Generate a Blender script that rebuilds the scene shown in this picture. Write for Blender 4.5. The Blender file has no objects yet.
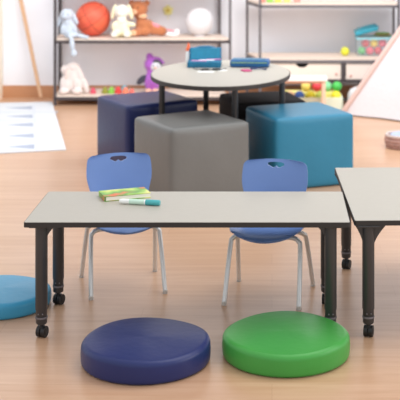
import bpy, bmesh, math, random
from mathutils import Vector, Matrix
PI = math.pi
C = bpy.context.scene.collection
random.seed(4)

# ---------------------------------------------------------------- camera numbers
F = 1162.0            # focal length in pixels of the 400 px frame
CX, CY, CH = 272.0, -84.0, 1.99
def P(px, py, d):     # pixel at a distance -> world point
    return Vector(((px-CX)*d/F, d, CH-(py-CY)*d/F))
def G(px, py, z=0.0): # pixel on a horizontal plane -> world point
    d = F*(CH-z)/(py-CY)
    return Vector(((px-CX)*d/F, d, z))

# ---------------------------------------------------------------- materials
def lin(c):
    o = []
    for v in c:
        v /= 255.0
        o.append(v/12.92 if v <= .04045 else ((v+.055)/1.055)**2.4)
    return (*o, 1.0)
MATS = {}
def mat(name, col, rough=.5, metal=0.0, noise=None, bump=0.0, bscale=60, stretch=(1,1,1), spec=.5, alpha=1, sheen=0, col2=None, nscale=8):
    if name in MATS: return MATS[name]
    m = bpy.data.materials.new(name); m.use_nodes = True
    nt = m.node_tree; b = nt.nodes['Principled BSDF']
    b.inputs['Base Color'].default_value = lin(col)
    b.inputs['Roughness'].default_value = rough
    b.inputs['Metallic'].default_value = metal
    b.inputs['Specular IOR Level'].default_value = spec
    if sheen: b.inputs['Sheen Weight'].default_value = sheen
    tc = nt.nodes.new('ShaderNodeTexCoord'); mp = nt.nodes.new('ShaderNodeMapping')
    mp.inputs['Scale'].default_value = stretch
    nt.links.new(tc.outputs['Object'], mp.inputs['Vector'])
    if col2 is None:
        k = 1+ (noise or .04)
        col2 = tuple(min(255, v*k) for v in col)
    n = nt.nodes.new('ShaderNodeTexNoise'); n.inputs['Scale'].default_value = nscale; n.inputs['Detail'].default_value = 5
    nt.links.new(mp.outputs[0], n.inputs['Vector'])
    r = nt.nodes.new('ShaderNodeMix'); r.data_type = 'RGBA'
    r.inputs[6].default_value = lin(col); r.inputs[7].default_value = lin(col2)
    nt.links.new(n.outputs['Fac'], r.inputs[0]); nt.links.new(r.outputs[2], b.inputs['Base Color'])
    if bump:
        n2 = nt.nodes.new('ShaderNodeTexNoise'); n2.inputs['Scale'].default_value = bscale; n2.inputs['Detail'].default_value = 3
        nt.links.new(mp.outputs[0], n2.inputs['Vector'])
        bp = nt.nodes.new('ShaderNodeBump'); bp.inputs['Strength'].default_value = bump; bp.inputs['Distance'].default_value = .01
        nt.links.new(n2.outputs['Fac'], bp.inputs['Height']); nt.links.new(bp.outputs[0], b.inputs['Normal'])
    MATS[name] = m
    return m

def floor_mat():
    m = bpy.data.materials.new('laminate_floor'); m.use_nodes = True
    nt = m.node_tree; b = nt.nodes['Principled BSDF']; L = nt.links.new
    tc = nt.nodes.new('ShaderNodeTexCoord')
    br = nt.nodes.new('ShaderNodeTexBrick')
    br.inputs['Scale'].default_value = 1; br.inputs['Brick Width'].default_value = 1.3; br.inputs['Row Height'].default_value = .19
    br.inputs['Mortar Size'].default_value = .0018; br.inputs['Mortar Smooth'].default_value = .6
    br.inputs['Color1'].default_value = lin((208,168,136)); br.inputs['Color2'].default_value = lin((214,176,146)); br.inputs['Mortar'].default_value = lin((198,157,127))
    L(tc.outputs['Object'], br.inputs['Vector'])
    mp = nt.nodes.new('ShaderNodeMapping'); mp.inputs['Scale'].default_value = (.7, 9, 1); L(tc.outputs['Object'], mp.inputs['Vector'])
    n = nt.nodes.new('ShaderNodeTexNoise'); n.inputs['Scale'].default_value = 2.2; n.inputs['Detail'].default_value = 6; n.inputs['Roughness'].default_value = .6; n.inputs['Distortion'].default_value = .6
    L(mp.outputs[0], n.inputs['Vector'])
    cr = nt.nodes.new('ShaderNodeValToRGB'); cr.color_ramp.elements[0].position = .3; cr.color_ramp.elements[0].color = lin((226,206,192)); cr.color_ramp.elements[1].position = .7; cr.color_ramp.elements[1].color = (1,1,1,1)
    L(n.outputs['Fac'], cr.inputs[0])
    mx = nt.nodes.new('ShaderNodeMix'); mx.data_type = 'RGBA'; mx.blend_type = 'MULTIPLY'; mx.inputs[0].default_value = .6
    L(br.outputs['Color'], mx.inputs[6]); L(cr.outputs[0], mx.inputs[7]); L(mx.outputs[2], b.inputs['Base Color'])
    b.inputs['Roughness'].default_value = .3
    b.inputs['Specular IOR Level'].default_value = .6
    return m

def ball_mat():
    m = bpy.data.materials.new('basketball_rubber'); m.use_nodes = True
    nt = m.node_tree; b = nt.nodes['Principled BSDF']; L = nt.links.new
    tc = nt.nodes.new('ShaderNodeTexCoord'); sp = nt.nodes.new('ShaderNodeSeparateXYZ'); L(tc.outputs['Object'], sp.inputs[0])
    def mth(op, a, c=None):
        x = nt.nodes.new('ShaderNodeMath'); x.operation = op
        for i, v in enumerate((a, c)):
            if v is None: continue
            if isinstance(v, (int, float)): x.inputs[i].default_value = v
            else: L(v, x.inputs[i])
        return x.outputs[0]
    R = .185
    a1 = mth('ABSOLUTE', sp.outputs[0]); a2 = mth('ABSOLUTE', sp.outputs[2])
    # two side loops: hyperbola-like curves |x| = sqrt(k + y^2*.6)
    yy = mth('MULTIPLY', sp.outputs[1], sp.outputs[1]); q = mth('SQRT', mth('ADD', mth('MULTIPLY', yy, .5), (R*.42)**2))
    a3 = mth('ABSOLUTE', mth('SUBTRACT', a1, q))
    mn = mth('MINIMUM', mth('MINIMUM', a1, a2), a3)
    f = mth('LESS_THAN', mn, .0032)
    n = nt.nodes.new('ShaderNodeTexNoise'); n.inputs['Scale'].default_value = 5
    mixb = nt.nodes.new('ShaderNodeMix'); mixb.data_type='RGBA'; mixb.inputs[6].default_value = lin((226,68,64)); mixb.inputs[7].default_value = lin((238,128,84)); L(n.outputs['Fac'], mixb.inputs[0]); L(tc.outputs['Object'], n.inputs['Vector'])
    mx = nt.nodes.new('ShaderNodeMix'); mx.data_type = 'RGBA'; L(f, mx.inputs[0]); L(mixb.outputs[2], mx.inputs[6]); mx.inputs[7].default_value = lin((150,56,48))
    L(mx.outputs[2], b.inputs['Base Color']); b.inputs['Roughness'].default_value = .55
    return m

def book_mat():
    m = bpy.data.materials.new('picture_book_cover'); m.use_nodes = True
    nt = m.node_tree; b = nt.nodes['Principled BSDF']; L = nt.links.new
    tc = nt.nodes.new('ShaderNodeTexCoord')
    n = nt.nodes.new('ShaderNodeTexNoise'); n.inputs['Scale'].default_value = 6.5; L(tc.outputs['Object'], n.inputs['Vector'])
    cr = nt.nodes.new('ShaderNodeValToRGB'); e = cr.color_ramp; e.interpolation = 'EASE'
    e.elements[0].position = .36; e.elements[0].color = lin((226,106,52)); e.elements[1].position = .47; e.elements[1].color = lin((106,160,62))
    x = e.elements.new(.55); x.color = lin((150,196,74)); x = e.elements.new(.66); x.color = lin((228,226,130))
    L(n.outputs['Fac'], cr.inputs[0]); L(cr.outputs[0], b.inputs['Base Color']); b.inputs['Roughness'].default_value = .4
    return m

M_floor = floor_mat()
M_wall = mat('painted_wall', (240,243,250), .8, noise=.015)
M_white_trim = mat('cream_trim', (246,236,218), .6)
M_base = mat('baseboard_wood', (184,134,98), .45, stretch=(1,8,8), noise=.12)
M_lam = mat('grey_laminate', (174,168,157), .42, noise=.06, stretch=(2,10,2), nscale=14, spec=.35)
M_edge = mat('dark_edge_band', (44,41,40), .55)
M_leg = mat('graphite_metal', (66,66,68), .38, metal=.35)
M_rubber = mat('black_rubber', (26,26,28), .5)
M_chrome = mat('chrome', (216,216,215), .26, metal=.4)
M_chair = mat('blue_plastic', (104,134,190), .36, noise=.05, spec=.5)
M_glide = mat('grey_nylon', (196,192,186), .5)
def vinyl(n, c, r=.36): return mat(n, c, r, noise=.10, bump=.12, bscale=26, nscale=4, spec=.33)
V_navy = vinyl('navy_vinyl', (36,45,94)); V_navy2 = vinyl('dark_navy_vinyl', (34,42,86)); V_green = vinyl('green_vinyl', (66,148,66)); V_teal = vinyl('teal_vinyl', (46,118,148))
V_sky = vinyl('sky_teal_vinyl', (58,140,176)); V_grey = vinyl('grey_vinyl', (108,108,106)); V_black = mat('black_vinyl', (24,21,22), .75, noise=.1, bump=.1, bscale=26, spec=.15)
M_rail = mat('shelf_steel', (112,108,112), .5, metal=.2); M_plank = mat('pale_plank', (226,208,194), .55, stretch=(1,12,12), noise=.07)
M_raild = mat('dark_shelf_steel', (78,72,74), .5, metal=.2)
M_drawer = mat('drawer_birch', (238,222,212), .55, stretch=(1,4,14), noise=.05)
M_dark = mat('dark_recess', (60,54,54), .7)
M_mat = mat('white_play_mat', (214,217,222), .8, noise=.03); M_spike = mat('mat_blue_print', (164,171,188), .8, noise=.08, nscale=30); M_matb = mat('mat_pale_blue_print', (204,210,222), .8)
M_pole = mat('tan_pole_wood', (206,166,132), .5, stretch=(10,10,1), noise=.12)
M_linen = mat('white_linen', (214,209,212), .9, noise=.05, nscale=40, bump=.3, bscale=30)
M_hem = mat('blush_hem', (216,188,180), .8)
def plush(n, c): return mat(n, c, .95, noise=.14, bump=.8, bscale=90, nscale=22, sheen=.4)
def plast(n, c, r=.35): return mat(n, c, r)

# ---------------------------------------------------------------- mesh helpers
def make(name, bm, m, parent=None, loc=(0,0,0), rotz=0, smooth=False):
    me = bpy.data.meshes.new(name)
    bmesh.ops.recalc_face_normals(bm, faces=bm.faces[:])
    bm.to_mesh(me); bm.free()
    for x in (m if isinstance(m, (list, tuple)) else [m]): me.materials.append(x)
    if smooth:
        me.polygons.foreach_set('use_smooth', [True]*len(me.polygons))
        try: me.set_sharp_from_angle(angle=math.radians(40))
        except Exception: pass
    o = bpy.data.objects.new(name, me); C.objects.link(o)
    o.location = loc; o.rotation_euler = (0,0,rotz)
    if parent: o.parent = parent
    return o
def tag(o, label, cat, group=None):
    o['label'] = label; o['category'] = cat
    if group: o['group'] = group
    return o
def thing(name, label, cat, loc=(0,0,0), rotz=0, group=None):
    o = bpy.data.objects.new(name, None); C.objects.link(o); o.empty_display_size = .1
    o.location = loc; o.rotation_euler = (0,0,rotz)
    return tag(o, label, cat, group)
def struct(name, bm, m):
    o = make(name, bm, m); o['kind'] = 'structure'; return o
def add_box(bm, c, s, rot=None, bevel=0, seg=2):
    M = Matrix.Translation(c) @ (rot.to_4x4() if rot else Matrix.Identity(4)) @ Matrix.Diagonal((*s,1))
    r = bmesh.ops.create_cube(bm, size=1, matrix=M)
    if bevel:
        ed = list({e for v in r['verts'] for e in v.link_edges})
        bmesh.ops.bevel(bm, geom=ed, offset=bevel, segments=seg, profile=.5, affect='EDGES')
def add_ell(bm, c, r, rot=None, sub=3):
    if isinstance(r, (int,float)): r = (r,r,r)
    M = Matrix.Translation(c) @ (rot.to_4x4() if rot else Matrix.Identity(4)) @ Matrix.Diagonal((*r,1))
    bmesh.ops.create_icosphere(bm, subdivisions=sub, radius=1, matrix=M)
def add_tube(bm, pts, rad, n=12, cap=True):
    pts = [Vector(p) for p in pts]; rings = []
    up = None
    for i, p in enumerate(pts):
        t = (pts[min(i+1,len(pts)-1)] - pts[max(i-1,0)]).normalized()
        if up is None: up = Vector((0,0,1)) if abs(t.z) < .9 else Vector((1,0,0))
        a = t.cross(up).normalized(); b = a.cross(t).normalized(); up = b
        r = rad[i] if isinstance(rad, (list,tuple)) else rad
        rings.append([bm.verts.new(p + a*math.cos(2*PI*k/n)*r + b*math.sin(2*PI*k/n)*r) for k in range(n)])
    for i in range(len(rings)-1):
        for k in range(n): bm.faces.new((rings[i][k], rings[i][(k+1)%n], rings[i+1][(k+1)%n], rings[i+1][k]))
    if cap: bm.faces.new(rings[0]); bm.faces.new(rings[-1][::-1])
def add_lathe(bm, prof, n=48, c=(0,0,0)):
    rings = []
    for r, z in prof:
        if r <= 1e-6: rings.append([bm.verts.new((c[0],c[1],c[2]+z))])
        else: rings.append([bm.verts.new((c[0]+r*math.cos(2*PI*k/n), c[1]+r*math.sin(2*PI*k/n), c[2]+z)) for k in range(n)])
    for a, b in zip(rings, rings[1:]):
        for k in range(n):
            k2 = (k+1)%n
            if len(a)==1 and len(b)==1: continue
            if len(a)==1: bm.faces.new((a[0], b[k], b[k2]))
            elif len(b)==1: bm.faces.new((a[k], a[k2], b[0]))
            else: bm.faces.new((a[k], a[k2], b[k2], b[k]))
def add_prism(bm, outline, z0, z1):
    lo = [bm.verts.new((x,y,z0)) for x,y in outline]; hi = [bm.verts.new((x,y,z1)) for x,y in outline]
    n = len(lo)
    bm.faces.new(lo[::-1]); bm.faces.new(hi)
    for i in range(n): bm.faces.new((lo[i], lo[(i+1)%n], hi[(i+1)%n], hi[i]))
def rrect(x0, y0, x1, y1, r, n=6):
    out = []
    for cx, cy, a in ((x1-r,y1-r,0),(x0+r,y1-r,PI/2),(x0+r,y0+r,PI),(x1-r,y0+r,1.5*PI)):
        for k in range(n+1): out.append((cx+r*math.cos(a+k*PI/2/n), cy+r*math.sin(a+k*PI/2/n)))
    return out
def bez(pts, n=8):     # smooth (Catmull-Rom) path
    pts = [Vector(p) for p in pts]; out = []
    for i in range(len(pts)-1):
        p0 = pts[max(i-1,0)]; p1 = pts[i]; p2 = pts[i+1]; p3 = pts[min(i+2,len(pts)-1)]
        for k in range(n):
            t = k/n
            out.append(.5*((2*p1)+(p2-p0)*t+(2*p0-5*p1+4*p2-p3)*t*t+(3*p1-p0-3*p2+p3)*t**3))
    out.append(pts[-1]); return out
def bake(o, mods):     # mods: function adding modifiers; result replaces the mesh
    mods(o)
    dg = bpy.context.evaluated_depsgraph_get(); dg.update()
    me = bpy.data.meshes.new_from_object(o.evaluated_get(dg))
    o.modifiers.clear(); o.data = me
    me.polygons.foreach_set('use_smooth', [True]*len(me.polygons))
    return o
def blob(name, ells, m, parent, vox=.010, sm=4):   # one continuous soft body
    bm = bmesh.new()
    for e in ells:
        add_ell(bm, e[0], e[1], e[2] if len(e) > 2 else None)
    o = make(name, bm, m, parent)
    def f(o):
        r = o.modifiers.new('r', 'REMESH'); r.mode = 'VOXEL'; r.voxel_size = vox
        s = o.modifiers.new('s', 'SMOOTH'); s.iterations = sm
    return bake(o, f)
def RX(a): return Matrix.Rotation(a, 3, 'X')
def RY(a): return Matrix.Rotation(a, 3, 'Y')
def RZ(a): return Matrix.Rotation(a, 3, 'Z')

# ---------------------------------------------------------------- setting
WY = 12.75
bm = bmesh.new(); add_box(bm, (0, 6.4, -.05), (9.0, 13.0, .1)); struct('floor', bm, M_floor)
bm = bmesh.new(); add_box(bm, (0, WY+.06, 1.4), (9.0, .12, 2.8)); struct('wall_back', bm, M_wall)
bm = bmesh.new(); add_box(bm, (-3.7, WY-.012, .066), (1.6, .024, .132)); add_box(bm, (.78, WY-.012, .066), (7.36, .024, .132)); struct('baseboard_back', bm, M_base)
bm = bmesh.new(); add_box(bm, (-3.07, 12.60, 1.4), (.24, .28, 2.8)); struct('trim_1', bm, M_white_trim)

# ---------------------------------------------------------------- tables
def gusset(bm, x, y, dx, dy, z1, w, h, th=.014):
    # curved web plate from the leg outwards along (dx, dy)
    d = Vector((dx,dy,0)).normalized(); nrm = Vector((-d.y, d.x, 0))*th/2
    prof = [(0,z1),(w,z1)] + [(.022+(w-.022)*(1-t/9)**1.7, z1-h*(t/9)) for t in range(1,9)] + [(0,z1-h)]
    a = [bm.verts.new(Vector((x,y,0))+d*u+Vector((0,0,z))+nrm) for u,z in prof]
    b = [bm.verts.new(Vector((x,y,0))+d*u+Vector((0,0,z))-nrm) for u,z in prof]
    bm.faces.new(a); bm.faces.new(b[::-1])
    for i in range(len(a)):
        j = (i+1)%len(a); bm.faces.new((a[i], b[i], b[j], a[j]))
def caster(leg, x, y, ang):
    bm = bmesh.new()
    add_lathe(bm, [(0,.066),(.010,.066),(.010,.046),(0,.046)], 12, (x,y,0))
    a = RZ(ang)
    off = a @ Vector((.006, 0, 0))
    for s in (-1,1):
        c = Vector((x,y,.0262)) + off + a @ Vector((0, s*.012, 0))
        M = Matrix.Translation(c) @ a.to_4x4() @ Matrix.Rotation(PI/2,4,'X')
        bmesh.ops.create_cone(bm, segments=24, radius1=.0262, radius2=.0262, depth=.018, cap_ends=True, matrix=M)
        M2 = Matrix.Translation(c + a @ Vector((0, s*.009, 0))) @ a.to_4x4() @ Matrix.Rotation(PI/2,4,'X')
        bmesh.ops.create_cone(bm, segments=16, radius1=.012, radius2=.012, depth=.004, cap_ends=True, matrix=M2)
    add_box(bm, Vector((x,y,.047))+off*.6, (.030,.022,.014), a, .004)
    make('caster', bm, M_rubber, leg, smooth=True)
def table_leg(t, x, y, H, gus, ang=.6):
    bm = bmesh.new()
    add_lathe(bm, [(0,H-.025),(.029,H-.025),(.029,.135),(.0265,.131),(.0265,.070),(.022,.064),(0,.064)], 28, (x,y,0))
    for g in gus: gusset(bm, x, y, *g)
    add_box(bm, (x,y,H-.028), (.10,.10,.008), None, .002)
    lg = make('leg', bm, M_leg, t, smooth=True)
    bm = bmesh.new(); add_lathe(bm, [(.0265,.100),(.029,.100),(.029,.092),(.0265,.092)], 28, (x,y,0))
    for s in (-1,1): add_ell(bm, (x+s*.010, y-.026, .116), .0035, sub=2)
    make('collar', bm, M_rail, lg, smooth=True)
    caster(lg, x, y, ang)
def rect_table(name, label, loc, rz, W, D, H, legs, gus, group):
    t = thing(name, label, 'table', loc, rz, group)
    bm = bmesh.new(); add_prism(bm, rrect(.003,.003,W-.003,D-.003,.010), H-.022, H+.0008); make('tabletop', bm, M_lam, t)
    bm = bmesh.new(); add_prism(bm, rrect(0,0,W,D,.012), H-.0235, H-.001); make('edge_band', bm, M_edge, t)
    for i,(x,y) in enumerate(legs): table_leg(t, x, y, H, gus(i, x, y), (1.25,1.8,1.15,1.4)[i])
    return t
H = .56
rect_table('classroom_table', 'long rectangular grey-topped table with a picture book lying on it', (-1.160,5.42,0), 0, 1.526, .61, H,
   [(.071,.07),(1.437,.07),(.065,.535),(1.438,.535)],
   lambda i,x,y: [((1 if x<.7 else -1), 0, H-.024, .075, .08), (0, (1 if y<.3 else -1), H-.024, .09, .10)], 'wheeled classroom tables')
rect_table('classroom_table', 'grey-topped wheeled table cut off by the right frame edge, nothing on it', (.387,5.45,0), math.radians(1.6), 1.2, 1.15, H,
   [(.070,.045),(1.13,.045),(.062,1.10),(1.13,1.10)],
   lambda i,x,y: [(1,0,H-.024,.090,.12), (-1,0,H-.024,.068,.12), (0,(1 if y<.5 else -1),H-.024,.09,.10)], 'wheeled classroom tables')

# round table
TZ = .768; tc_ = (-.4, 9.09)
t = thing('round_table', 'round grey-topped activity table with dark rim standing among cube seats', 'table', (tc_[0],tc_[1],0))
def ell(rx, ry, n=72): return [(rx*math.cos(2*PI*k/n), ry*math.sin(2*PI*k/n)) for k in range(n)]
bm = bmesh.new(); add_prism(bm, ell(.538,.768), TZ-.026, TZ+.0008); make('tabletop', bm, M_lam, t)
bm = bmesh.new(); add_prism(bm, ell(.544,.774), TZ-.032, TZ-.002); make('edge_band', bm, M_edge, t)
for x,y in ((-.855,9.03),(-.274,8.60),(-.545,9.60),(.079,9.135)):
    bm = bmesh.new(); x -= tc_[0]; y -= tc_[1]
    add_lathe(bm, [(0,TZ-.033),(.045,TZ-.033),(.045,TZ-.04),(.0235,TZ-.041),(.0235,.30),(.020,.295),(.020,.02),(0,.02)], 20, (x,y,0))
    lg = make('leg', bm, M_leg, t, smooth=True)
    bm = bmesh.new(); add_lathe(bm, [(0,0),(.024,0),(.024,.012),(.016,.022),(0,.022)], 16, (x,y,0)); make('glide', bm, M_rubber, lg, smooth=True)

# ---------------------------------------------------------------- chairs
def interp(tbl, t):
    for (a,va),(b,vb) in zip(tbl, tbl[1:]):
        if t <= b:
            k = (t-a)/(b-a); k = k*k*(3-2*k) if len(tbl) > 99 else k
            return va+(vb-va)*k
    return tbl[-1][1]
def shell(path, halfw, curl, thick, nu=20):
    """path: list of (y,z); halfw(t), curl(t,s)->(dy,dz)"""
    bm = bmesh.new(); n = len(path); top = []; 
    nor = []
    for i in range(n):
        a = path[max(i-1,0)]; b = path[min(i+1,n-1)]
        ty, tz = b[0]-a[0], b[1]-a[1]; l = math.hypot(ty,tz); nor.append((-tz/l, ty/l))
    A = []; B = []
    for i,(y,z) in enumerate(path):
        t = i/(n-1); hw = halfw(t); ra = []; rb = []
        for k in range(nu+1):
            s = -1+2*k/nu; s2 = math.sin(s*PI/2)*.35+s*.65
            dy, dz = curl(t, s2)
            th = thick*(.45+.55*math.sqrt(max(0,1-abs(s2)**6)))
            ra.append(bm.verts.new((hw*s2, y+dy+nor[i][0]*th/2, z+dz+nor[i][1]*th/2)))
            rb.append(bm.verts.new((hw*s2, y+dy-nor[i][0]*th/2, z+dz-nor[i][1]*th/2)))
        A.append(ra); B.append(rb)
    for i in range(n-1):
        for k in range(nu):
            bm.faces.new((A[i][k],A[i][k+1],A[i+1][k+1],A[i+1][k])); bm.faces.new((B[i][k],B[i+1][k],B[i+1][k+1],B[i][k+1]))
        bm.faces.new((A[i][0],A[i+1][0],B[i+1][0],B[i][0])); bm.faces.new((A[i][nu],B[i][nu],B[i+1][nu],A[i+1][nu]))
    for k in range(nu):
        bm.faces.new((A[0][k],B[0][k],B[0][k+1],A[0][k+1])); bm.faces.new((A[-1][k],A[-1][k+1],B[-1][k+1],B[-1][k]))
    return bm
def make_chair(label, loc, rz):
    # local: front of the chair is -y, origin on the floor under the seat centre
    t = thing('school_chair', label, 'chair', loc, rz, 'small blue school chairs')
    # backrest, from top down to the seat junction
    n = 34
    bp = [( .215 - .055*(u/1.0)**1.0*1.0, (.672 - .282*u)) for u in [ (1-math.cos(PI*i/(n-1)))/2*.9+.1*i/(n-1) for i in range(n)]]
    def hb(q):
        z = (1-math.cos(PI*q))/2*.9+.1*q
        w = .170 + .010*math.sin(min(1,z*1.5)*PI) - .018*max(0,z-.45)/.55
        d = z*.282
        if d < .030: w -= .036*(1-math.sqrt(max(0,1-((.030-d)/.030)**2)))
        e = (1-z)*.282
        if e < .03: w -= .03*(1-math.sqrt(max(0,1-((.03-e)/.03)**2)))
        return w
    def cb(q, s): 
        return (-.028*abs(s)**2.4, -.0045*abs(s)**2*(1-q))
    o = make('backrest', shell(bp, hb, cb, .012, 26), M_chair, t)
    cut = bmesh.new()
    pts = []
    for k in range(40):   # grip hole: wide slot with two lobes below
        a = 2*PI*k/40; x = .046*math.copysign(abs(math.cos(a))**.7, math.cos(a)); z = .0125*math.copysign(abs(math.sin(a))**.75, math.sin(a))
        if math.sin(a) < 0: z *= 1.0 + .55*math.exp(-((abs(x)-.017)/.010)**2) - .35*math.exp(-(x/.007)**2)
        pts.append((x, z))
    va = [cut.verts.new((x,.05,(.644+z))) for x,z in pts]; vb = [cut.verts.new((x,.35,(.644+z))) for x,z in pts]
    cut.faces.new(va); cut.faces.new(vb[::-1])
    for i in range(40): cut.faces.new((va[i],vb[i],vb[(i+1)%40],va[(i+1)%40]))
    co = make('cutter', cut, M_chair, t)
    bpy.context.view_layer.update()
    def f(o):
        b = o.modifiers.new('b','BOOLEAN'); b.operation='DIFFERENCE'; b.object = co; b.solver = 'EXACT'
    bake(o, f); bpy.data.objects.remove(co, do_unlink=True)
    try: o.data.set_sharp_from_angle(angle=math.radians(40))
    except Exception: pass
    # seat: from the junction curve to the front lip
    sp = bez([(.172,.43),(.160,.392),(.135,.362),(.09,.350),(0,.346),(-.08,.350),(-.145,.352),(-.185,.343),(-.203,.330)], 5)
    sp = [(p.x, p.y) for p in [Vector((a.x,a.y,0)) for a in [Vector((q[0],q[1],0)) for q in sp]]]
    def hs(q):
        w = interp([(0,.130),(.10,.150),(.25,.178),(.45,.188),(.68,.186),(.80,.168),(.90,.132),(.96,.092),(1,.050)], q)
        return w
    def cs(q, s):
        up = .020*abs(s)**3
        return (.012*abs(s)**2*(1 if q>.8 else 0) , up*(1 if q<.8 else max(0,(1-q)*5)))
    make('seat', shell(sp, hs, cs, .013, 22), M_chair, t, smooth=True)
    # legs
    def leg(pts, r=.0122):
        bm = bmesh.new(); add_tube(bm, bez(pts, 7), r, 14)
        lg = make('leg', bm, M_chrome, t, smooth=True)
        f = Vector(pts[-1]); bm = bmesh.new(); add_lathe(bm, [(0,0),(.013,0),(.0135,.012),(.0115,.02),(0,.02)], 14, (f.x,f.y,0)); make('foot_glide', bm, M_glide, lg, smooth=True)
    for s in (-1,1):
        leg([(s*.06,-.06,.326),(s*.140,-.072,.327),(s*.174,-.082,.312),(s*.184,-.096,.270),(s*.194,-.195,.012)])
        leg([(s*.06,.03,.326),(s*.140,.042,.327),(s*.176,.062,.312),(s*.187,.09,.270),(s*.204,.195,.012)])
    bm = bmesh.new()
    for s in (-1,1): add_tube(bm, [(s*.06,-.13,.325),(s*.06,.12,.333)], .009, 10)
    add_box(bm, (0,-.02,.327), (.14,.10,.010), None, .003)
    make('underframe', bm, M_leg, t, smooth=True)
    return t
a = G(128,297.5); b = G(119,273.5)
make_chair('blue plastic school chair behind the picture book on the long table', ((a.x+b.x)/2,(a.y+b.y)/2,0), math.radians(15))
a = G(262,308); b = G(275,283)
make_chair('blue plastic school chair in front of the teal cube seat', ((a.x+b.x)/2,(a.y+b.y)/2,0), math.radians(-11))

# ---------------------------------------------------------------- cube seats and floor cushions
def cube_seat(label, m, x, y, ang, S, Hh, group='upholstered cube seats'):
    # x, y = front corner; ang = direction of the right-hand face
    bm = bmesh.new(); n = 14; hs = S/2; r = .020
    bmesh.ops.create_cube(bm, size=1, matrix=Matrix.Diagonal((S,S,Hh,1)))
    bmesh.ops.subdivide_edges(bm, edges=bm.edges[:], cuts=n, use_grid_fill=True)
    for v in bm.verts:
        p = v.co.copy(); q = Vector((max(-hs+r,min(hs-r,p.x)), max(-hs+r,min(hs-r,p.y)), max(-Hh/2+r,min(Hh/2-r,p.z))))
        d = p-q
        if d.length > 1e-6:
            nn = sum(1 for c in d if abs(c) > 1e-6)
            if nn > 1: p = q + d.normalized()*r
        fx = 1-(p.x/hs)**2; fy = 1-(p.y/hs)**2; fz = 1-(2*p.z/Hh)**2
        b_ = .011
        if abs(p.x) > hs-.002: p.x += math.copysign(b_*max(0,fy)*max(0,fz), p.x)
        if abs(p.y) > hs-.002: p.y += math.copysign(b_*max(0,fx)*max(0,fz), p.y)
        if p.z > Hh/2-.002: p.z += b_*.5*max(0,fx)*max(0,fy)
        p.z += Hh/2; v.co = p
    c = Vector((x,y,0)) + Vector((math.cos(ang),math.sin(ang),0))*hs + Vector((-math.sin(ang),math.cos(ang),0))*hs
    o = make('cube_seat', bm, m, None, c, ang)
    o.modifiers.new('sub','SUBSURF').levels = 1; o.modifiers['sub'].render_levels = 2
    o.data.polygons.foreach_set('use_smooth', [True]*len(o.data.polygons))
    tag(o, label, 'seat', group)
cube_seat('grey vinyl cube seat in front of the round table', V_grey, -.688, 7.955, math.radians(31.5), .628, .528)
cube_seat('bright teal vinyl cube seat behind the right chair', V_teal, .027, 8.375, math.radians(22.2), .634, .528)
cube_seat('navy vinyl cube seat behind the grey one, left of the round table', V_navy2, -1.118, 8.97, math.radians(31), .625, .524)
cube_seat('black vinyl cube seat tucked under the right side of the round table', V_black, -.293, 9.115, math.radians(15), .6, .516)
def cushion(label, m, px, d, D, h, tilt=0):
    x = (px-CX)*d/F; R_ = D/2; prof = [(0,0),(R_-.03,0)]
    for k in range(7): a = -PI/2+k*PI/2/6; prof.append((R_-.022+.020*math.cos(a), .020+.020*math.sin(a)))
    prof.append((R_,h*.5))
    for k in range(9): a = k*PI/2/8; prof.append((R_-.030+.028*math.cos(a), h-.026+.026*math.sin(a)))
    for k in range(1,9): r = (R_-.03)*(1-k/8); prof.append((max(0,r), h+.006*(1-(r/(R_-.03))**2)-.0))
    bm = bmesh.new(); add_lathe(bm, prof, 80)
    for v in bm.verts:
        a = math.atan2(v.co.y, v.co.x); rr = math.hypot(v.co.x,v.co.y)/R_
        v.co.z += .004*rr*math.sin(3*a+px)*(v.co.z/h)
    o = make('floor_cushion', bm, m, None, (x,d,0), 0)
    o.data.polygons.foreach_set('use_smooth', [True]*len(o.data.polygons))
    tag(o, label, 'cushion', 'round floor cushions')
cushion('navy blue round floor cushion beside the green one', V_navy, 146, 5.20, .580, .102)
cushion('green round floor cushion at the right of the navy one', V_green, 286, 5.28, .582, .102)
cushion('teal round floor cushion cut off by the left frame edge', V_sky, 1.5, 5.95, .505, .082)

# ---------------------------------------------------------------- things on the long table
b0 = G(105,202,H)
t = thing('picture_book', 'thick picture book with green and orange cover on the long table', 'book', (b0.x,b0.y,H+.001), math.radians(21))
bm = bmesh.new(); add_box(bm, (.120,.068,.0125), (.228,.126,.020)); make('pages', bm, mat('book_pages',(240,236,222),.8,stretch=(1,1,60)), t)
bm = bmesh.new(); add_box(bm, (.118,.068,.0015), (.236,.134,.003)); add_box(bm, (.118,.068,.0240), (.236,.134,.003)); add_box(bm, (-.0005,.068,.0128), (.003,.134,.0250)); make('cover', bm, book_mat(), t)
m0 = G(119.5,204,H); m1 = G(160,206,H)
dv = (m1-m0); ang = math.atan2(dv.y, dv.x); Lm = dv.length
t = thing('marker_pen', 'white marker pen with teal cap beside the picture book', 'marker', (m0.x,m0.y,H+.0152), ang)
def xl(prof, bm, n=20):
    rings = []
    for x,r in prof: rings.append([bm.verts.new((x, r*math.cos(2*PI*k/n), r*math.sin(2*PI*k/n))) for k in range(n)])
    for a,b in zip(rings,rings[1:]):
        for k in range(n): bm.faces.new((a[k],a[(k+1)%n],b[(k+1)%n],b[k]))
    bm.faces.new(rings[0]); bm.faces.new(rings[-1])
bm = bmesh.new(); xl([(0,.008),(.004,.010),(.02,.012),(Lm*.66,.0125)], bm); make('barrel', bm, plast('marker_white',(238,240,236)), t, smooth=True)
bm = bmesh.new(); xl([(Lm*.65,.0130),(Lm*.68,.0142),(Lm-.006,.0142),(Lm,.012)], bm); make('cap', bm, plast('marker_teal',(72,166,170)), t, smooth=True)
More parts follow.
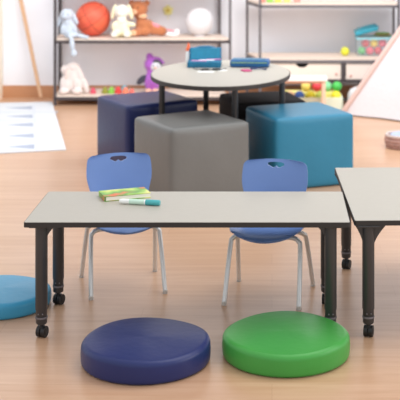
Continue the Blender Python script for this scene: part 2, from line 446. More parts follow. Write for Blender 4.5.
bm = bmesh.new(); xl([(Lm*.25,.0127),(Lm*.62,.0127)], bm); make('label_band', bm, plast('marker_band',(196,224,206)), t, smooth=True)

# ---------------------------------------------------------------- things on the round table
M_case = mat('blue_pencil_case', (6,78,106), .35, noise=.5, nscale=26); M_caseb = mat('royal_blue_case', (10,68,112), .4, noise=.4, nscale=22)
M_inner = mat('case_lining', (22,108,136), .5, noise=.3, nscale=30)
p = G(204,68,TZ)
t = thing('pencil_case', 'open blue pencil case with raised lid on the round table', 'pencil case', (p.x,p.y,TZ+.0012), 0)
bm = bmesh.new(); add_box(bm, (0,.085,.004), (.27,.17,.008), None, .003)
for c,s in (((0,.004,.024),(.272,.012,.046)),((0,.166,.024),(.272,.012,.046)),((-.130,.085,.024),(.012,.17,.046)),((.130,.085,.024),(.012,.17,.046))): add_box(bm, c, s, None, .005)
make('base', bm, M_case, t, smooth=True)
bm = bmesh.new(); add_box(bm, (0,.192,.084), (.266,.030,.120), RX(math.radians(-12)), .014, 4); add_ell(bm, (0,.203,.135), (.09,.014,.022)); make('lid', bm, M_case, t, smooth=True)
bm = bmesh.new(); add_box(bm, (0,.1765,.088), (.235,.004,.098), RX(math.radians(-12)), .001); make('lid_lining', bm, M_inner, t)
bm = bmesh.new(); add_box(bm, (0,.085,.026), (.245,.145,.03), None, .004); make('pen_tray', bm, M_inner, t)
for i,(x,c) in enumerate(((-.06,(206,150,190)),(.0,(226,226,232)),(.05,(196,120,170)))):
    bm = bmesh.new(); xl([(0,.002),(.012,.006),(.13,.006)], bm)
    o = make('pencil', bm, plast('pencil_%d'%i, c), None, (p.x+x-.05,p.y+.05+.03*i,TZ+.052), math.radians(8*i-6), smooth=True)
    tag(o, ('lilac pencil nearest the front of the open blue case','white pencil in the middle of the open blue case','pink pencil nearest the lid of the open blue case')[i], 'pencil', 'pencils in the open case')
t = thing('glue_bottle', 'small white glue bottle with orange tip behind the open pencil case', 'bottle', ((188.5-CX)*9.62/F,9.62,TZ+.0012))
bm = bmesh.new(); add_lathe(bm, [(0,0),(.021,0),(.023,.006),(.023,.085),(.016,.104),(.012,.110),(0,.11)], 20); make('bottle_body', bm, plast('bottle_white',(228,232,234)), t, smooth=True)
bm = bmesh.new(); add_lathe(bm, [(0,.108),(.024,.108),(.024,.116),(.014,.142),(.006,.170),(0,.172)], 18); make('cap', bm, plast('cap_orange',(224,104,62)), t, smooth=True)
p = G(249,68,TZ)
t = thing('pencil_case', 'closed royal blue pencil case lying on the round table', 'pencil case', (p.x,p.y,TZ+.0012), math.radians(-5))
bm = bmesh.new(); add_box(bm, (0,.09,.030), (.315,.16,.058), None, .016, 4); make('case_body', bm, M_caseb, t, smooth=True)
bm = bmesh.new(); add_box(bm, (-.01,.09,.060), (.27,.11,.006), None, .002); make('lid_panel', bm, M_case, t)
bm = bmesh.new(); add_box(bm, (0,.0085,.040), (.285,.004,.005)); make('zipper', bm, plast('zip_yellowgreen',(150,186,120)), t)
def flat_sheet(name, label, cat, px, py, w, d, rz, col, kind=0):
    p = G(px,py,TZ); bm = bmesh.new(); add_box(bm, (0,0,.0012), (w,d,.0018)); 
    o = make(name, bm, col, None, (p.x,p.y,TZ+.0012), rz); tag(o, label, cat); return o
M_paper = mat('white_paper',(236,236,234),.7); M_ink = mat('black_frame',(40,42,44),.4)
flat_sheet('paper_sheet','small white paper sheet before the open pencil case','paper',206,72,.13,.07,math.radians(-8),M_paper)
flat_sheet('paper_card','small white card lying between the two pencil cases','paper',221,70.5,.075,.10,math.radians(20),M_paper)
p = G(211,70.5,TZ)
t = thing('toy_glasses', 'black-rimmed glasses lying on the paper sheet on the round table', 'glasses', (p.x,p.y-.01,TZ+.006), math.radians(8))
t.scale = (1.2,1.3,1.2)
bm = bmesh.new()
for s in (-1,1): add_tube(bm, [(s*.038+.028*math.cos(2*PI*k/16), .02*math.sin(2*PI*k/16), .003) for k in range(17)], .0048, 6)
add_tube(bm, [(-.01,0,.003),(.01,0,.003)], .003, 6); make('rims', bm, M_ink, t, smooth=True)
for s in (-1,1):
    bm = bmesh.new(); add_tube(bm, [(s*.066,0,.003),(s*.10,.03,.003),(s*.11,.075,.003)], .0028, 6); make('temple', bm, M_ink, t, smooth=True)
p = G(251,71,TZ)
t = thing('scissors', 'small pink-handled scissors in front of the closed blue case', 'scissors', (p.x,p.y,TZ+.0045), math.radians(25))
t.scale = (1.35,1.35,1.35)
for s in (-1,1):
    bm = bmesh.new(); add_box(bm, (.035,s*.004,.002), (.075,.008,.0025), RZ(s*.08)); bl = make('blade', bm, M_chrome, t)
    bm = bmesh.new(); add_tube(bm, [(-.030+.024*math.cos(2*PI*k/14), s*.018+.013*math.sin(2*PI*k/14), .002) for k in range(15)], .0045, 6); make('handle', bm, plast('scissor_pink',(190,70,120)), bl, smooth=True)

p = G(254,69.5,TZ)
t = thing('toy_key', 'dark blue toy key lying between the scissors and closed blue case', 'toy', (p.x,p.y,TZ+.0065), math.radians(-20))
bm = bmesh.new(); add_tube(bm, [(.026*math.cos(2*PI*k/16), .02*math.sin(2*PI*k/16), .003) for k in range(17)], .0065, 8, cap=False); make('key_bow', bm, plast('key_navy',(30,44,92)), t, smooth=True)
bm = bmesh.new(); add_box(bm, (.065,0,.002), (.085,.012,.010), None, .002); add_box(bm, (.095,-.012,.002), (.012,.016,.010), None, .002); add_box(bm, (.070,-.012,.002), (.012,.016,.010), None, .002); make('key_shaft', bm, plast('key_navy',(30,44,92)), t)

# ---------------------------------------------------------------- shelf units
def rail_box(bm, a, b, w=.026, h=.026):
    a = Vector(a); b = Vector(b); d = b-a; L_ = d.length
    rot = d.to_track_quat('X','Z').to_matrix(); add_box(bm, (a+b)/2, (L_,w,h), rot)
# left unit
FL, FR = (-2.277,12.20), (-.4404,12.20); BL, BR = (-2.317,12.70), (-.575,12.70)
t = thing('shelf_unit', 'open metal shelf with pale boards holding plush toys and a basketball', 'shelf', (-1.4,12.45,0))
def L0(p): return (p[0]+1.4, p[1]-12.45)
fl, fr, bl, br = map(L0, (FL,FR,BL,BR))
for (x,y) in (fl,fr,bl,br):
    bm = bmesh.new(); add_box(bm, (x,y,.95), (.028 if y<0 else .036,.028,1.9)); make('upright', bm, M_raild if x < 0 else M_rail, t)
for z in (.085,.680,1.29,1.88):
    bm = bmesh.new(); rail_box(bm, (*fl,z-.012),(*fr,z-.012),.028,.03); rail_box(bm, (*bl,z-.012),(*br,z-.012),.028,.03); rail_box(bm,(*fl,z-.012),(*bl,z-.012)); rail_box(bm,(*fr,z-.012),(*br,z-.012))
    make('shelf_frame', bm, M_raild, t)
    bm = bmesh.new(); add_prism(bm, [fl,fr,br,bl], z+.004, z+.022); make('shelf_board', bm, M_plank, t)
ZL, ZU = .085+.0225, .680+.0225
# right unit
fl, fr = (-.125,12.10), (1.32,12.10); bl, br = (-.27,12.62), (1.32,12.62)
o0 = (.55,12.35)
t = thing('shelf_unit', 'open metal shelf with drawers holding a toy box and yellow ball', 'shelf', (*o0,0))
def R0(p): return (p[0]-o0[0], p[1]-o0[1])
fl, fr, bl, br = map(R0, (fl,fr,bl,br))
for (x,y) in (fl,fr,bl,br):
    bm = bmesh.new(); add_box(bm, (x,y,.85), (.028,.028,1.7)); make('upright', bm, M_rail, t)
for z in (.485,1.06,1.68):
    bm = bmesh.new(); rail_box(bm, (*fl,z-.012),(*fr,z-.012),.028,.03); rail_box(bm, (*bl,z-.012),(*br,z-.012),.028,.03); rail_box(bm,(*fl,z-.012),(*bl,z-.012)); rail_box(bm,(*fr,z-.012),(*br,z-.012))
    make('shelf_frame', bm, M_rail, t)
    bm = bmesh.new(); add_prism(bm, [fl,fr,br,bl], z+.004, z+.022); make('shelf_board', bm, M_plank, t)
bm = bmesh.new(); rail_box(bm, (*fl,.27),(*fr,.27),.03,.035); rail_box(bm,(*bl,.27),(*br,.27),.03,.035); add_box(bm, ((343-CX)*12.1/F-o0[0], fl[1], .375),(.04,.03,.18)); rail_box(bm, (*fl,.08),(*fr,.08)); make('drawer_frame', bm, M_raild, t)
def drawer(x0, x1, cutx):
    x0 = (x0-CX)*12.1/F-o0[0]; x1 = (x1-CX)*12.1/F-o0[0]; z0,z1 = .290,.455; y0 = fl[1]
    out = [(x0,z1),(x0,z0),(x1,z0),(x1,z1)]
    if cutx:
        c = (cutx-CX)*12.1/F-o0[0]
        out += [(c+.065*math.cos(a*PI/12), z1-.045*math.sin(a*PI/12)) for a in range(13)]
    bm = bmesh.new(); A = [bm.verts.new((x,y0,z)) for x,z in out]; B = [bm.verts.new((x,y0+.018,z)) for x,z in out]
    bm.faces.new(A); bm.faces.new(B[::-1])
    for i in range(len(A)): j=(i+1)%len(A); bm.faces.new((A[i],B[i],B[j],A[j]))
    d = make('drawer', bm, M_drawer, t)
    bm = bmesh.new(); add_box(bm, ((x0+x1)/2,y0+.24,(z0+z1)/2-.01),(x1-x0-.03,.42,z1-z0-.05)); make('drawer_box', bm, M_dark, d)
    return d, x0, x1, y0
d, x0, x1, y0 = drawer(264,341,302)
bm = bmesh.new(); add_ell(bm, (x1-.05,y0-.004,.345), (.014,.008,.014), sub=2); make('knob', bm, plast('pink_knob',(214,160,150)), d, smooth=True)
d, x0, x1, y0 = drawer(346,396,None)
bm = bmesh.new(); add_ell(bm, (x0+.05,y0-.004,.325), (.014,.008,.014), sub=2); make('knob', bm, plast('pink_knob',(214,160,150)), d, smooth=True)
ZR = .485+.0225; ZT = 1.06+.0225

# ---------------------------------------------------------------- plush toys etc on the left shelf
D = 12.42
def base(px, z, d=D): return ((px-CX)*d/F, d, z)
U = D/F   # metres per pixel there
# basketball
bm = bmesh.new(); bmesh.ops.create_uvsphere(bm, u_segments=48, v_segments=32, radius=.185)
o = make('basketball', bm, ball_mat(), None, ((93-CX)*12.46/F,12.46,ZU+.186), 0, True); o.rotation_euler = (.5,.9,.5)
tag(o, 'orange-red basketball on the upper shelf between two plush bunnies', 'ball')
# grey-blue bunny
P_gb = plush('plush_pale_blue',(188,199,212)); P_w = plush('plush_white',(224,212,208)); P_y = plush('plush_cream_yellow',(238,226,192)); P_br = plush('plush_brown',(182,114,74)); P_tan = plush('plush_tan',(222,178,140))
P_pu = plush('plush_purple',(166,92,192)); P_gr = plush('plush_charcoal',(58,58,72)); P_lg = plush('plush_light_grey',(206,208,216)); P_pe = plush('plush_peach',(240,176,150)); P_pk = plush('plush_pink',(226,140,150))
M_eye = plast('button_eye',(30,26,26),.2)
def eyes(t, pts, r=.009):
    for p in pts:
        bm = bmesh.new(); add_ell(bm, p, r, sub=2); make('eye', bm, M_eye, t, smooth=True)
t = thing('plush_bunny', 'pale blue plush bunny with one leg hanging over the upper shelf edge', 'plush toy', ((69-CX)*12.27/F,12.27,ZU))
blob('body', [((0,0,.085),(.075,.06,.09)),((-.01,-.01,.17),(.055,.05,.06)),
  ((.065,-.035,.03),(.075,.030,.026)),((.135,-.055,.005+.02),(.065,.030,.024),RY(.25)),((.19,-.055,.012),(.034,.03,.022)),
  ((.035,-.09,.025),(.034,.06,.026)),((.055,-.125,-.05),(.028,.026,.085),RY(-.12)),((.075,-.125,-.15),(.034,.030,.040),RY(-.4)),
  ((-.06,-.03,.10),(.028,.028,.065),RY(.2)),((.06,-.03,.11),(.026,.028,.06),RY(-.35))], P_gb, t)
hd = blob('head', [((-.02,-.02,.245),(.072,.062,.066)),((-.03,-.070,.23),(.034,.028,.026))], P_gb, t)
for s,rr in ((-1,.35),(1,-.5)):
    bm = bmesh.new(); add_ell(bm, (-.02+s*.070,-.005,.20 if s<0 else .225), (.024,.015,.095), RY(rr)); make('ear', bm, P_gb, hd, smooth=True)
eyes(hd, [(-.045,-.078,.255),(.0,-.078,.255)], .006)
# cream bunny
t = thing('plush_bunny', 'cream yellow plush bunny sitting between the basketball and teddy bear', 'plush toy', ((122-CX)*12.34/F,12.34,ZU))
blob('body', [((0,0,.10),(.085,.065,.10)),((.0,-.01,.185),(.055,.05,.04)),((-.06,-.07,.04),(.045,.075,.040)),((.07,-.07,.04),(.045,.075,.040)),((.10,-.03,.14),(.055,.028,.026),RY(.2)),((-.075,-.04,.13),(.03,.03,.05),RY(.4))], P_y, t)
hd = blob('head', [((-.0,-.01,.275),(.082,.068,.075)),((-.0,-.068,.255),(.040,.026,.028)),((.0,-.03,.19),(.05,.045,.06))], plush('plush_ivory',(236,230,216)), t)
for s in (-1,1):
    bm = bmesh.new(); add_ell(bm, (s*.088,.0,.27), (.024,.018,.085), RY(-s*.25)); make('ear', bm, P_y, hd, smooth=True)
eyes(hd, [(-.030,-.075,.29),(.030,-.075,.29)], .006)
for s in (-1,1):
    bm = bmesh.new(); add_ell(bm, (s*.068,-.142,.042), (.030,.008,.030)); make('foot_pad', bm, plush('plush_ivory',(236,230,216)), t, smooth=True)
# teddy
t = thing('teddy_bear', 'brown teddy bear leaning back with legs stretched to the right', 'plush toy', ((143-CX)*12.48/F,12.48,ZU))
blob('body', [((.0,0,.105),(.085,.075,.095)),((.04,-.02,.10),(.09,.07,.085)),((.02,-.03,.055),(.075,.085,.052)),((.13,-.03,.075),(.105,.055,.062),RY(.2)),((.205,-.03,.055),(.058,.048,.052)),
   ((-.03,0,.20),(.05,.045,.05)),((-.06,-.08,.045),(.06,.06,.045)),((.085,-.07,.125),(.030,.028,.050),RY(-.7))], P_br, t)
hd = blob('head', [((-.050,-.01,.290),(.105,.085,.092)),((-.085,-.080,.265),(.042,.034,.034)),((-.125,.01,.355),(.034,.020,.034)),((.040,.01,.350),(.036,.020,.036))], P_br, t)
bm = bmesh.new(); add_ell(bm, (-.088,-.092,.262), (.038,.030,.029)); make('muzzle', bm, P_tan, hd, smooth=True)
eyes(hd, [(-.110,-.084,.310),(-.045,-.090,.310),(-.088,-.123,.272)], .008)
bm = bmesh.new(); add_ell(bm, (-.0,-.045,.215), (.05,.03,.03)); make('collar_tuft', bm, P_tan, t, smooth=True)
bm = bmesh.new(); add_ell(bm, (-.085,-.142,.046), (.034,.008,.032)); make('foot_pad', bm, P_tan, t, smooth=True)
bm = bmesh.new(); add_ell(bm, (.145,-.062,.115), (.045,.02,.024), RY(.3)); add_ell(bm, (.11,-.065,.13), (.02,.02,.02)); make('pink_bow', bm, P_pk, t, smooth=True)
t = thing('baby_bootee', 'white knitted bootee with pink trim at the teddy bear\'s feet', 'shoe', ((172.5-CX)*12.36/F,12.36,ZU))
blob('boot', [((.0,0,.032),(.075,.045,.032)),((.045,0,.055),(.035,.036,.035))], plush('knit_white',(244,238,236)), t)
bm = bmesh.new(); add_ell(bm, (.0,-.01,.064), (.07,.03,.012), RY(.3)); make('trim', bm, P_pk, t, smooth=True)
# globe lamp
t = thing('globe_lamp', 'white globe lamp on the upper shelf', 'lamp', ((199.5-CX)*12.45/F,12.45,ZU))
bm = bmesh.new(); add_lathe(bm, [(0,0),(.06,0),(.06,.01),(.045,.016),(0,.016)], 30); make('base', bm, plast('lamp_base',(226,222,224)), t, smooth=True)
bm = bmesh.new(); bmesh.ops.create_uvsphere(bm, u_segments=40, v_segments=24, radius=.150, matrix=Matrix.Translation((0,0,.160))); make('globe', bm, mat('opal_glass',(228,228,232),.35,noise=.01), t, smooth=True)
# yellow star decal/ornament on wall
t = thing('wall_ornament', 'small yellow flower ornament hanging on the wall above the bootee', 'decoration', P(168,14,WY-.014))
bm = bmesh.new()
for k in range(5): add_ell(bm, (.032*math.cos(2*PI*k/5+PI/2),0,.04+.032*math.sin(2*PI*k/5+PI/2)), (.026,.012,.026), sub=2)
make('petals', bm, plush('felt_yellow',(236,226,150)), t, smooth=True)
bm = bmesh.new(); add_ell(bm, (0,-.006,.04), (.02,.012,.02), sub=2); make('flower_centre', bm, plush('felt_gold',(206,186,80)), t, smooth=True)
bm = bmesh.new(); add_tube(bm, [(0,0,0),(.004,0,-.06)], .005, 6); make('stem', bm, plush('felt_cream',(236,230,190)), t)
# white plush (slumped, lower shelf)
t = thing('plush_lamb', 'white plush toy slumped head down on the lower shelf', 'plush toy', ((73-CX)*12.34/F,12.34,ZL))
blob('body', [((-.01,0,.19),(.085,.065,.11)),((.0,0,.27),(.075,.06,.06)),((-.055,-.02,.10),(.060,.055,.10),RY(.1)),((.05,-.01,.11),(.055,.055,.085),RY(-.2)),
   ((.085,-.02,.19),(.034,.034,.11),RY(-.35)),((.14,-.03,.085),(.030,.032,.085),RY(-.25)),((-.10,-.03,.09),(.036,.036,.095)),((-.085,-.06,.03),(.05,.055,.03)),((.055,-.06,.03),(.058,.055,.03)),((-.08,-.01,.25),(.05,.04,.05))], P_w, t)
for s,x in ((-1,-.085),(1,.058)):
    bm = bmesh.new(); add_ell(bm, (x,-.115,.032), (.030,.008,.022)); make('foot_pad', bm, plush('plush_blush',(240,212,204)), t, smooth=True)
bm = bmesh.new(); add_ell(bm, (-.05,-.055,.20), (.026,.014,.075), RY(.15)); make('ear', bm, plush('plush_blush',(240,212,204)), t, smooth=True)
# purple penguin
t = thing('plush_penguin', 'purple hooded plush penguin on the lower shelf behind the round table', 'plush toy', ((153-CX)*12.40/F,12.40,ZL))
blob('body', [((-.01,0,.12),(.085,.075,.12)),((.0,0,.22),(.07,.065,.06)),((0,0,.30),(.095,.08,.085)),((-.035,0,.375),(.040,.035,.05),RY(-.2)),((.06,0,.35),(.05,.035,.025),RY(.5)),((.10,-.01,.325),(.03,.025,.018),RY(.6))], P_pu, t)
bm = bmesh.new(); add_ell(bm, (.035,-.060,.285), (.058,.032,.055)); f = make('face', bm, P_lg, t, smooth=True)
bm = bmesh.new(); add_ell(bm, (.035,-.048,.302), (.068,.034,.058)); make('face_edge', bm, P_gr, t, smooth=True)
eyes(f, [(.012,-.09,.295),(.058,-.09,.295)], .007)
bm = bmesh.new(); add_ell(bm, (.035,-.096,.275), (.014,.016,.010), sub=2); make('beak', bm, P_pe, f, smooth=True)
bm = bmesh.new(); add_ell(bm, (-.115,-.03,.140), (.036,.022,.070), RY(.85)); make('wing', bm, P_gr, t, smooth=True)
bm = bmesh.new(); add_ell(bm, (.11,-.01,.145), (.030,.022,.075), RY(-.6)); make('wing', bm, P_gr, t, smooth=True)
bm = bmesh.new(); add_ell(bm, (.0,-.055,.14), (.05,.035,.075)); make('belly', bm, P_pu, t, smooth=True)
for x in (-.04,.03):
    bm = bmesh.new(); add_ell(bm, (x,-.075,.026), (.034,.05,.026)); make('foot', bm, P_pe, t, smooth=True)
# small toys row on lower shelf: simple beads/bricks
rowt = [(93,.03,(216,90,110),'crimson','beside the white plush toy'),(105,.034,(150,150,60),'olive','at the left end of the toy row'),(111.5,.033,(140,200,80),'lime green','next to the olive one'),(118,.035,(216,70,66),'red','in the middle of the toy row'),
        (125.5,.033,(240,140,110),'coral','right of the red one'),(132,.026,(232,120,110),'salmon','at the right end of the toy row')]
for px,r,c,nm,wh in rowt:
    r *= 1.15
    t = thing('toy_spinner', '%s little knobbed toy %s' % (nm, wh), 'toy', ((px-CX)*12.33/F,12.33,ZL), 0, 'little toys in a row on the lower shelf')
    m1 = plast('toy_'+nm.replace(' ','_'), c)
    bm = bmesh.new(); add_lathe(bm, [(0,0),(r*.8,0),(r,r*.35),(r*.95,r*.8),(r*.55,r*1.0),(0,r*1.0)], 20); make('base', bm, m1, t, smooth=True)
    bm = bmesh.new(); add_lathe(bm, [(0,r*.98),(r*.6,r*.98),(r*.72,r*1.3),(r*.4,r*1.75),(0,r*1.8)], 20); make('top', bm, m1, t, smooth=True)
bm = bmesh.new(); bmesh.ops.create_uvsphere(bm, u_segments=24, v_segments=16, radius=.03)
o = make('toy_ball', bm, plast('toy_aqua',(70,180,206)), None, ((124.5-CX)*12.48/F,12.48,ZL+.031), 0, True); tag(o, 'aqua toy ball behind the row of little toys', 'ball')

# ---------------------------------------------------------------- right shelf things
bm = bmesh.new(); bmesh.ops.create_uvsphere(bm, u_segments=28, v_segments=18, radius=.047)
o = make('toy_ball', bm, plast('toy_lemon',(216,216,60)), None, ((345-CX)*12.32/F,12.32,ZR+.048), 0, True); tag(o, 'lemon yellow ball alone on the right shelf beside the toy box', 'ball')
X = lambda px, d=12.34: (px-CX)*d/F
bx0, bx1 = X(357), X(391); bw = bx1-bx0; yb = 12.28
t = thing('toy_box', 'clear plastic toy box with tilted teal lid full of colourful balls', 'box', ((bx0+bx1)/2,yb+.14,ZR))
def glassy():
    m = bpy.data.materials.new('clear_plastic'); m.use_nodes = True; b = m.node_tree.nodes['Principled BSDF']
    b.inputs['Base Color'].default_value = lin((220,240,244)); b.inputs['Roughness'].default_value = .1; b.inputs['Alpha'].default_value = .10; return m
M_cl = glassy(); M_teall = plast('lid_teal',(60,176,200))
bm = bmesh.new()
for c,s in (((0,-.14,.095),(bw,.006,.18)),((0,.14,.095),(bw,.006,.18)),((-bw/2,0,.095),(.006,.28,.18)),((bw/2,0,.095),(.006,.28,.18)),((0,0,.004),(bw,.28,.006))): add_box(bm,c,s)
make('clear_tub', bm, M_cl, t)
bm = bmesh.new()
for c,s in (((0,-.144,.185),(bw+.02,.016,.020)),((0,.144,.185),(bw+.02,.016,.020)),((-bw/2-.002,0,.185),(.016,.28,.020)),((bw/2+.002,0,.185),(.016,.28,.020))): add_box(bm,c,s,None,.004)
make('rim', bm, plast('rim_aqua',(150,206,216)), t)
bm = bmesh.new(); add_box(bm, (-.075,.06,.258), (.25,.25,.048), RY(math.radians(-14)), .012); add_box(bm, (-.075,.06,.286), (.19,.19,.020), RY(math.radians(-14)), .006)
lid = make('lid', bm, M_teall, t)
bm = bmesh.new(); add_tube(bm, [(-.14,-.02,.28),(-.09,-.03,.305),(.01,-.03,.330),(.05,-.02,.300)], .008, 8); make('handle', bm, M_teall, lid, smooth=True)
cols = [((206,60,72),'red'),((236,200,66),'yellow'),((60,150,200),'blue'),((96,176,96),'green'),((226,90,110),'rose')]
pos = [(-.132,3,.052,'at the lower left of'),(-.044,4,.052,'low left of centre in'),(.044,0,.052,'low right of centre in'),(.132,2,.052,'at the lower right of'),(-.09,0,.131,'at the upper left of'),(0,1,.131,'in the upper middle of'),(.09,4,.131,'at the upper right of')]
for dx,ci,z,wh in pos:
    c,nm = cols[ci]
    bm = bmesh.new(); bmesh.ops.create_uvsphere(bm, u_segments=20, v_segments=14, radius=.043)
    o = make('play_ball', bm, plast('ball_'+nm, c), None, ((bx0+bx1)/2+dx,12.34,ZR+z), 0, True); tag(o, '%s ball %s the clear toy box' % (nm, wh), 'ball', 'balls in the clear toy box')
t = thing('toy_tray', 'stack of green and orange toy plates on the clear toy box', 'toy', (X(383),12.40,ZR+.197), math.radians(8))
for i,(c,n_) in enumerate((((90,160,110),'green'),((190,130,90),'orange'),((110,150,80),'moss'))):
    bm = bmesh.new(); add_lathe(bm, [(0,.012*i+.0),(.07,.012*i),(.105-.012*i,.012*i+.014),(.098-.012*i,.012*i+.016),(.066,.012*i+.004),(0,.012*i+.004)], 28); make('plate', bm, plast('plate_'+n_, c), t, smooth=True)
# bricks on the top shelf (only their feet in view)
for i,(px,c,nm,wh) in enumerate(((262,(226,150,130),'peach','at the left end of'),(270,(150,196,90),'green','second from the left on'),(278,(196,206,90),'lime','third from the left on'),(287,(226,196,120),'sand','fourth from the left on'),(297,(226,150,140),'rose','at the right end of'))):
    bm = bmesh.new(); add_box(bm, (0,0,.035), (.07,.06,.07), None, .005); add_box(bm, (0,0,.085), (.05,.045,.03), None, .004)
    o = make('toy_brick', bm, plast('brick_'+nm, c), None, ((px-CX)*12.2/F,12.2,ZT+.001), 0); tag(o, '%s toy brick %s the top of the drawer shelf' % (nm, wh), 'toy', 'toy bricks on the top shelf')

# ---------------------------------------------------------------- low bench, ball bin and pouf behind the teal cube
bd = 11.35
x0, x1 = (281-CX)*bd/F, (326-CX)*bd/F; zt = CH-(78.5-CY)*bd/F
t = thing('play_bench', 'low white children\'s bench in front of the drawers', 'bench', ((x0+x1)/2,bd+.12,0))
w = x1-x0
bm = bmesh.new(); add_box(bm, (0,0,zt-.014), (w+.03,.26,.028), None, .006); make('bench_top', bm, mat('bench_white',(242,232,228),.5), t)
for sx in (-1,1):
    for sy in (-1,1):
        bm = bmesh.new(); add_box(bm, (sx*(w/2-.02),sy*.10,(zt-.028)/2), (.034,.034,zt-.028), None, .004); make('leg', bm, mat('bench_leg_birch',(232,196,172),.5), t)
bm = bmesh.new(); add_box(bm, (0,.10,zt-.055), (w-.07,.018,.05)); make('apron', bm, mat('bench_leg_birch',(232,196,172),.5), t)
BD = 11.80; xa, xb = (283-CX)*BD/F, (341-CX)*BD/F
t = thing('ball_bin', 'low pastel play bin heaped with balls below the drawers', 'bin', ((xa+xb)/2,BD+.0,0))
bw = xb-xa; bd_ = .30; hb = .17
mbin = mat('bin_pastel',(240,238,196),.7,col2=(216,232,224),nscale=5)
bm = bmesh.new()
for c,s in (((0,-bd_/2,hb/2),(bw,.02,hb)),((0,bd_/2,hb/2),(bw,.02,hb)),((-bw/2,0,hb/2),(.02,bd_,hb)),((bw/2,0,hb/2),(.02,bd_,hb)),((0,0,.01),(bw,bd_,.02))): add_box(bm,c,s,None,.005)
make('bin_body', bm, mbin, t)
bm = bmesh.new(); add_box(bm, (0,0,.075), (bw-.03,bd_-.03,.10)); add_box(bm, (0,.06,.16), (bw-.03,.15,.09), None, .01); make('bin_cushion', bm, mat('bin_lining',(236,226,140),.8), t)
bb = [(290,-.08,0,(236,190,150),'apricot'),(299.5,-.08,0,(64,104,186),'blue'),(310.5,-.08,0,(230,216,50),'yellow'),(321,-.08,0,(206,226,110),'lime'),(336,-.08,0,(232,224,50),'lemon'),(306,.03,1,(236,214,110),'butter'),(317,.03,1,(220,62,76),'red'),(327,.03,1,(130,206,150),'mint'),(337,.03,1,(70,186,84),'green')]
for px,dy,up,c,nm in bb:
    bm = bmesh.new(); bmesh.ops.create_uvsphere(bm, u_segments=24, v_segments=16, radius=.05)
    yy = BD+dy
    o = make('play_ball', bm, plast('bin_'+nm, c), None, ((px-CX)*yy/F,yy,.256 if up else .176), 0, True)
    tag(o, '%s ball heaped in the low pastel bin' % nm, 'ball', 'balls in the low play bin')
# white pouf
px, d = 359, 11.90; s_ = F/d; r = .115
t = thing('pouf', 'round white pouf between the ball bin and play tent', 'pouf', ((px-CX)/s_+.02,d,0))
bm = bmesh.new(); add_lathe(bm, [(0,0),(.09,0),(.125,.03),(.14,.10),(.135,.17),(.11,.215),(.06,.238),(0,.245)], 36); make('pouf_body', bm, mat('pouf_white',(222,220,226),.85,bump=.2), t, smooth=True)
bm = bmesh.new(); add_ell(bm, (0,0,.246), (.02,.02,.008), sub=2); make('button', bm, mat('pouf_button',(214,210,216),.7), t, smooth=True)

# ---------------------------------------------------------------- play tent (right)
A = P(350,112,11.15); A.z = 0
A = G(350.5,117)            # left front foot
tf = G(343,115)
apex = Vector((tf.x+1.0, tf.y+.05, 1.62))
B_ = Vector((tf.x+2.0, tf.y-.35, 0)); C_ = Vector((tf.x+.9, 12.2, 0)); D_ = Vector((tf.x+1.9,12.2,0)); F_ = G(352,125)
t = thing('play_tent', 'white linen play tent at the right with blush edging', 'tent', (tf.x,tf.y,0))
def loc(v): return v - Vector((tf.x,tf.y,0))
Q = [Vector((0,0,0)), Vector((1.35,-.92,0)), Vector((1.9,-.05,0)), Vector((.66,.24,0))]
ap = Vector((1.12,-.22,1.70))
# fabric with gentle folds
def panel(p0, p1, apx, name, m, lift=0.012, amp=.018, n=26, th=.006):
    bm = bmesh.new(); nrm = (p1-p0).cross(apx-p0).normalized(); rows = []
    for side in (0,1):
        g = []
        for i in range(n+1):
            a = i/n; row = []
            for k in range(n+1):
                b = k/n; e = p0.lerp(p1, b); p = e.lerp(apx, a*.94)
                p = p + nrm*(amp*math.sin(b*19)*(1-a)*math.sin(PI*b) + side*th)
                p.z = max(p.z, lift)
                row.append(bm.verts.new(p))
            g.append(row)
        rows.append(g)
        for i in range(n):
            for k in range(n): bm.faces.new((g[i][k],g[i][k+1],g[i+1][k+1],g[i+1][k]))
    for k in range(n):
        bm.faces.new((rows[0][0][k],rows[0][0][k+1],rows[1][0][k+1],rows[1][0][k])); bm.faces.new((rows[0][n][k],rows[0][n][k+1],rows[1][n][k+1],rows[1][n][k]))
        bm.faces.new((rows[0][k][0],rows[0][k+1][0],rows[1][k+1][0],rows[1][k][0])); bm.faces.new((rows[0][k][n],rows[0][k+1][n],rows[1][k+1][n],rows[1][k][n]))
    return make(name, bm, m, t, smooth=True)
for i in range(4): panel(Q[i], Q[(i+1)%4], ap, 'fabric_panel', M_linen)
for i,q in enumerate(Q):
    bm = bmesh.new(); dr = (ap-q); add_tube(bm, [q+Vector((0,0,.014)), ap+dr*.10], .014, 10); make('pole', bm, M_pole, t, smooth=True)
bm = bmesh.new(); q = Q[0]; off = Vector((.035,-.022,.0)); add_tube(bm, [q+Vector((.0,-.006,.03)), q.lerp(ap,.93)+Vector((0,-.006,0))], .028, 10); make('edge_binding', bm, M_hem, t, smooth=True)

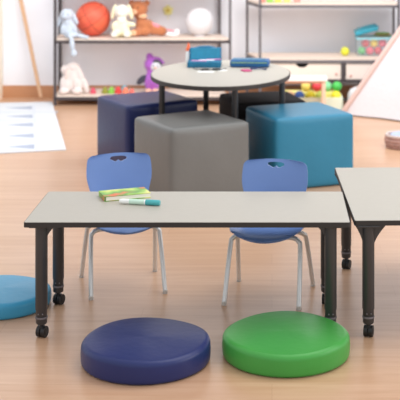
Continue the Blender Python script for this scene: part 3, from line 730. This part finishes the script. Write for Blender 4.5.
# ---------------------------------------------------------------- stack of dishes, pole, play mat
p = G(404,150)
t = thing('basket', 'low round brown basket with blue-grey cloth at the right frame edge', 'basket', (p.x+.0,p.y+.12,0))
bm = bmesh.new()
for k in range(4):
    R_ = .130+.012*math.sin(k/3*PI*.8)
    add_tube(bm, [(R_*math.cos(2*PI*j/36),R_*math.sin(2*PI*j/36),.016+k*.026) for j in range(37)], .016, 8, cap=False)
add_lathe(bm, [(0,.004),(.125,.004),(.125,.012),(0,.012)], 36)
make('coil_wall', bm, mat('basket_brown',(136,106,98),.55,noise=.5,nscale=30), t, smooth=True)
bm = bmesh.new(); add_lathe(bm, [(0,.012),(.118,.012),(.120,.08),(.10,.115),(.06,.128),(0,.13)], 30)
make('cloth_filling', bm, mat('cloth_bluegrey',(150,160,184),.9,noise=.3,nscale=12), t, smooth=True)
bm = bmesh.new(); add_tube(bm, [(.138*math.cos(2*PI*j/36),.138*math.sin(2*PI*j/36),.108) for j in range(37)], .012, 8, cap=False); make('rim', bm, mat('basket_rim',(206,190,184),.5), t, smooth=True)

bm = bmesh.new(); a = P(41,98.5,12.55); a.z = .03; b = Vector(((20-CX)*12.62/F, 12.66, CH-(0-CY)*12.62/F)); dd = (b-a)
add_tube(bm, [a, b, a+dd*1.45], [.020,.022,.018], 14)
o = make('wooden_pole', bm, M_pole, None, (0,0,0), 0, True); tag(o, 'slim tan wooden pole leaning against the wall left of the shelf', 'pole')

# play mat: one mesh, printed pattern in its faces
c_tl, c_tr, c_br, c_bl = G(-30,104.5), G(52,102.5), G(66,150.5), G(-60,157)
bm = bmesh.new()
def quad(pts, z0, z1, mi):
    lo = [bm.verts.new((p.x,p.y,z0)) for p in pts]; hi = [bm.verts.new((p.x,p.y,z1)) for p in pts]
    fs = [bm.faces.new(lo[::-1]), bm.faces.new(hi)]
    for i in range(len(lo)): j=(i+1)%len(lo); fs.append(bm.faces.new((lo[i],lo[j],hi[j],hi[i])))
    for f in fs: f.material_index = mi
quad([c_bl,c_br,c_tr,c_tl], .0005, .010, 0)
for i in range(5):
    y = (109,117.5,126,137,148)[i]; hh = (1.6,1.7,1.9,2.1,2.3)[i]
    quad([G(6+i*.3,y), G(32+i*.6,y+hh*.9), G(32+i*.6,y-hh*1.1)], .009, .0115, 1)
for y in (113,121.5,131.5,142.5): quad([G(-20,y+.8),G(58,y+.4),G(58,y-.4),G(-20,y-.4)], .009, .0108, 2)
quad([G(33,106),G(36,152),G(37.5,152),G(34.5,106)], .009,.0107,2)
o = make('play_mat', bm, [M_mat,M_spike,M_matb]); tag(o, 'white play mat with blue-grey spike pattern on the floor at left', 'mat')

# ---------------------------------------------------------------- camera and light
cam = bpy.data.cameras.new('camera'); co = bpy.data.objects.new('camera', cam); C.objects.link(co)
co.location = (0,0,CH); co.rotation_euler = (PI/2,0,0)
cam.sensor_width = 36; cam.lens = 36*F/400; cam.shift_x = (200-CX)/400; cam.shift_y = (CY-200)/400
cam.dof.use_dof = True; cam.dof.focus_distance = 5.6; cam.dof.aperture_fstop = 3.9
cam.clip_end = 60
bpy.context.scene.camera = co
def area(name, loc, tgt, size, power, col=(1,1,1)):
    l = bpy.data.lights.new(name, 'AREA'); l.shape = 'RECTANGLE'; l.size, l.size_y = size; l.energy = power; l.color = col
    o = bpy.data.objects.new(name, l); C.objects.link(o); o.location = loc
    o.rotation_euler = (Vector(tgt)-Vector(loc)).to_track_quat('-Z','Y').to_euler(); return o
area('unseen_overhead_light', (1.5,6.5,4.2), (0,7.0,0), (3,3), 80, (1,.98,.95))
area('window_light', (4.4,5.5,2.2), (-.3,7.5,.3), (4,2.2), 80, (1,.98,.96))
area('unseen_overhead_light', (0,9.6,3.7), (0,12.6,1.4), (6,1.6), 185, (1,.99,.99))  # added fill lamp aimed at the back wall to brighten it, no real fixture
w = bpy.data.worlds.new('world'); bpy.context.scene.world = w; w.use_nodes = True
w.node_tree.nodes['Background'].inputs[0].default_value = (.95,.97,1,1); w.node_tree.nodes['Background'].inputs[1].default_value = .98
vs = bpy.context.scene.view_settings
vs.view_transform = 'Standard'; vs.look = 'None'; vs.exposure = 0.0; vs.gamma = 1; vs.use_curve_mapping = False
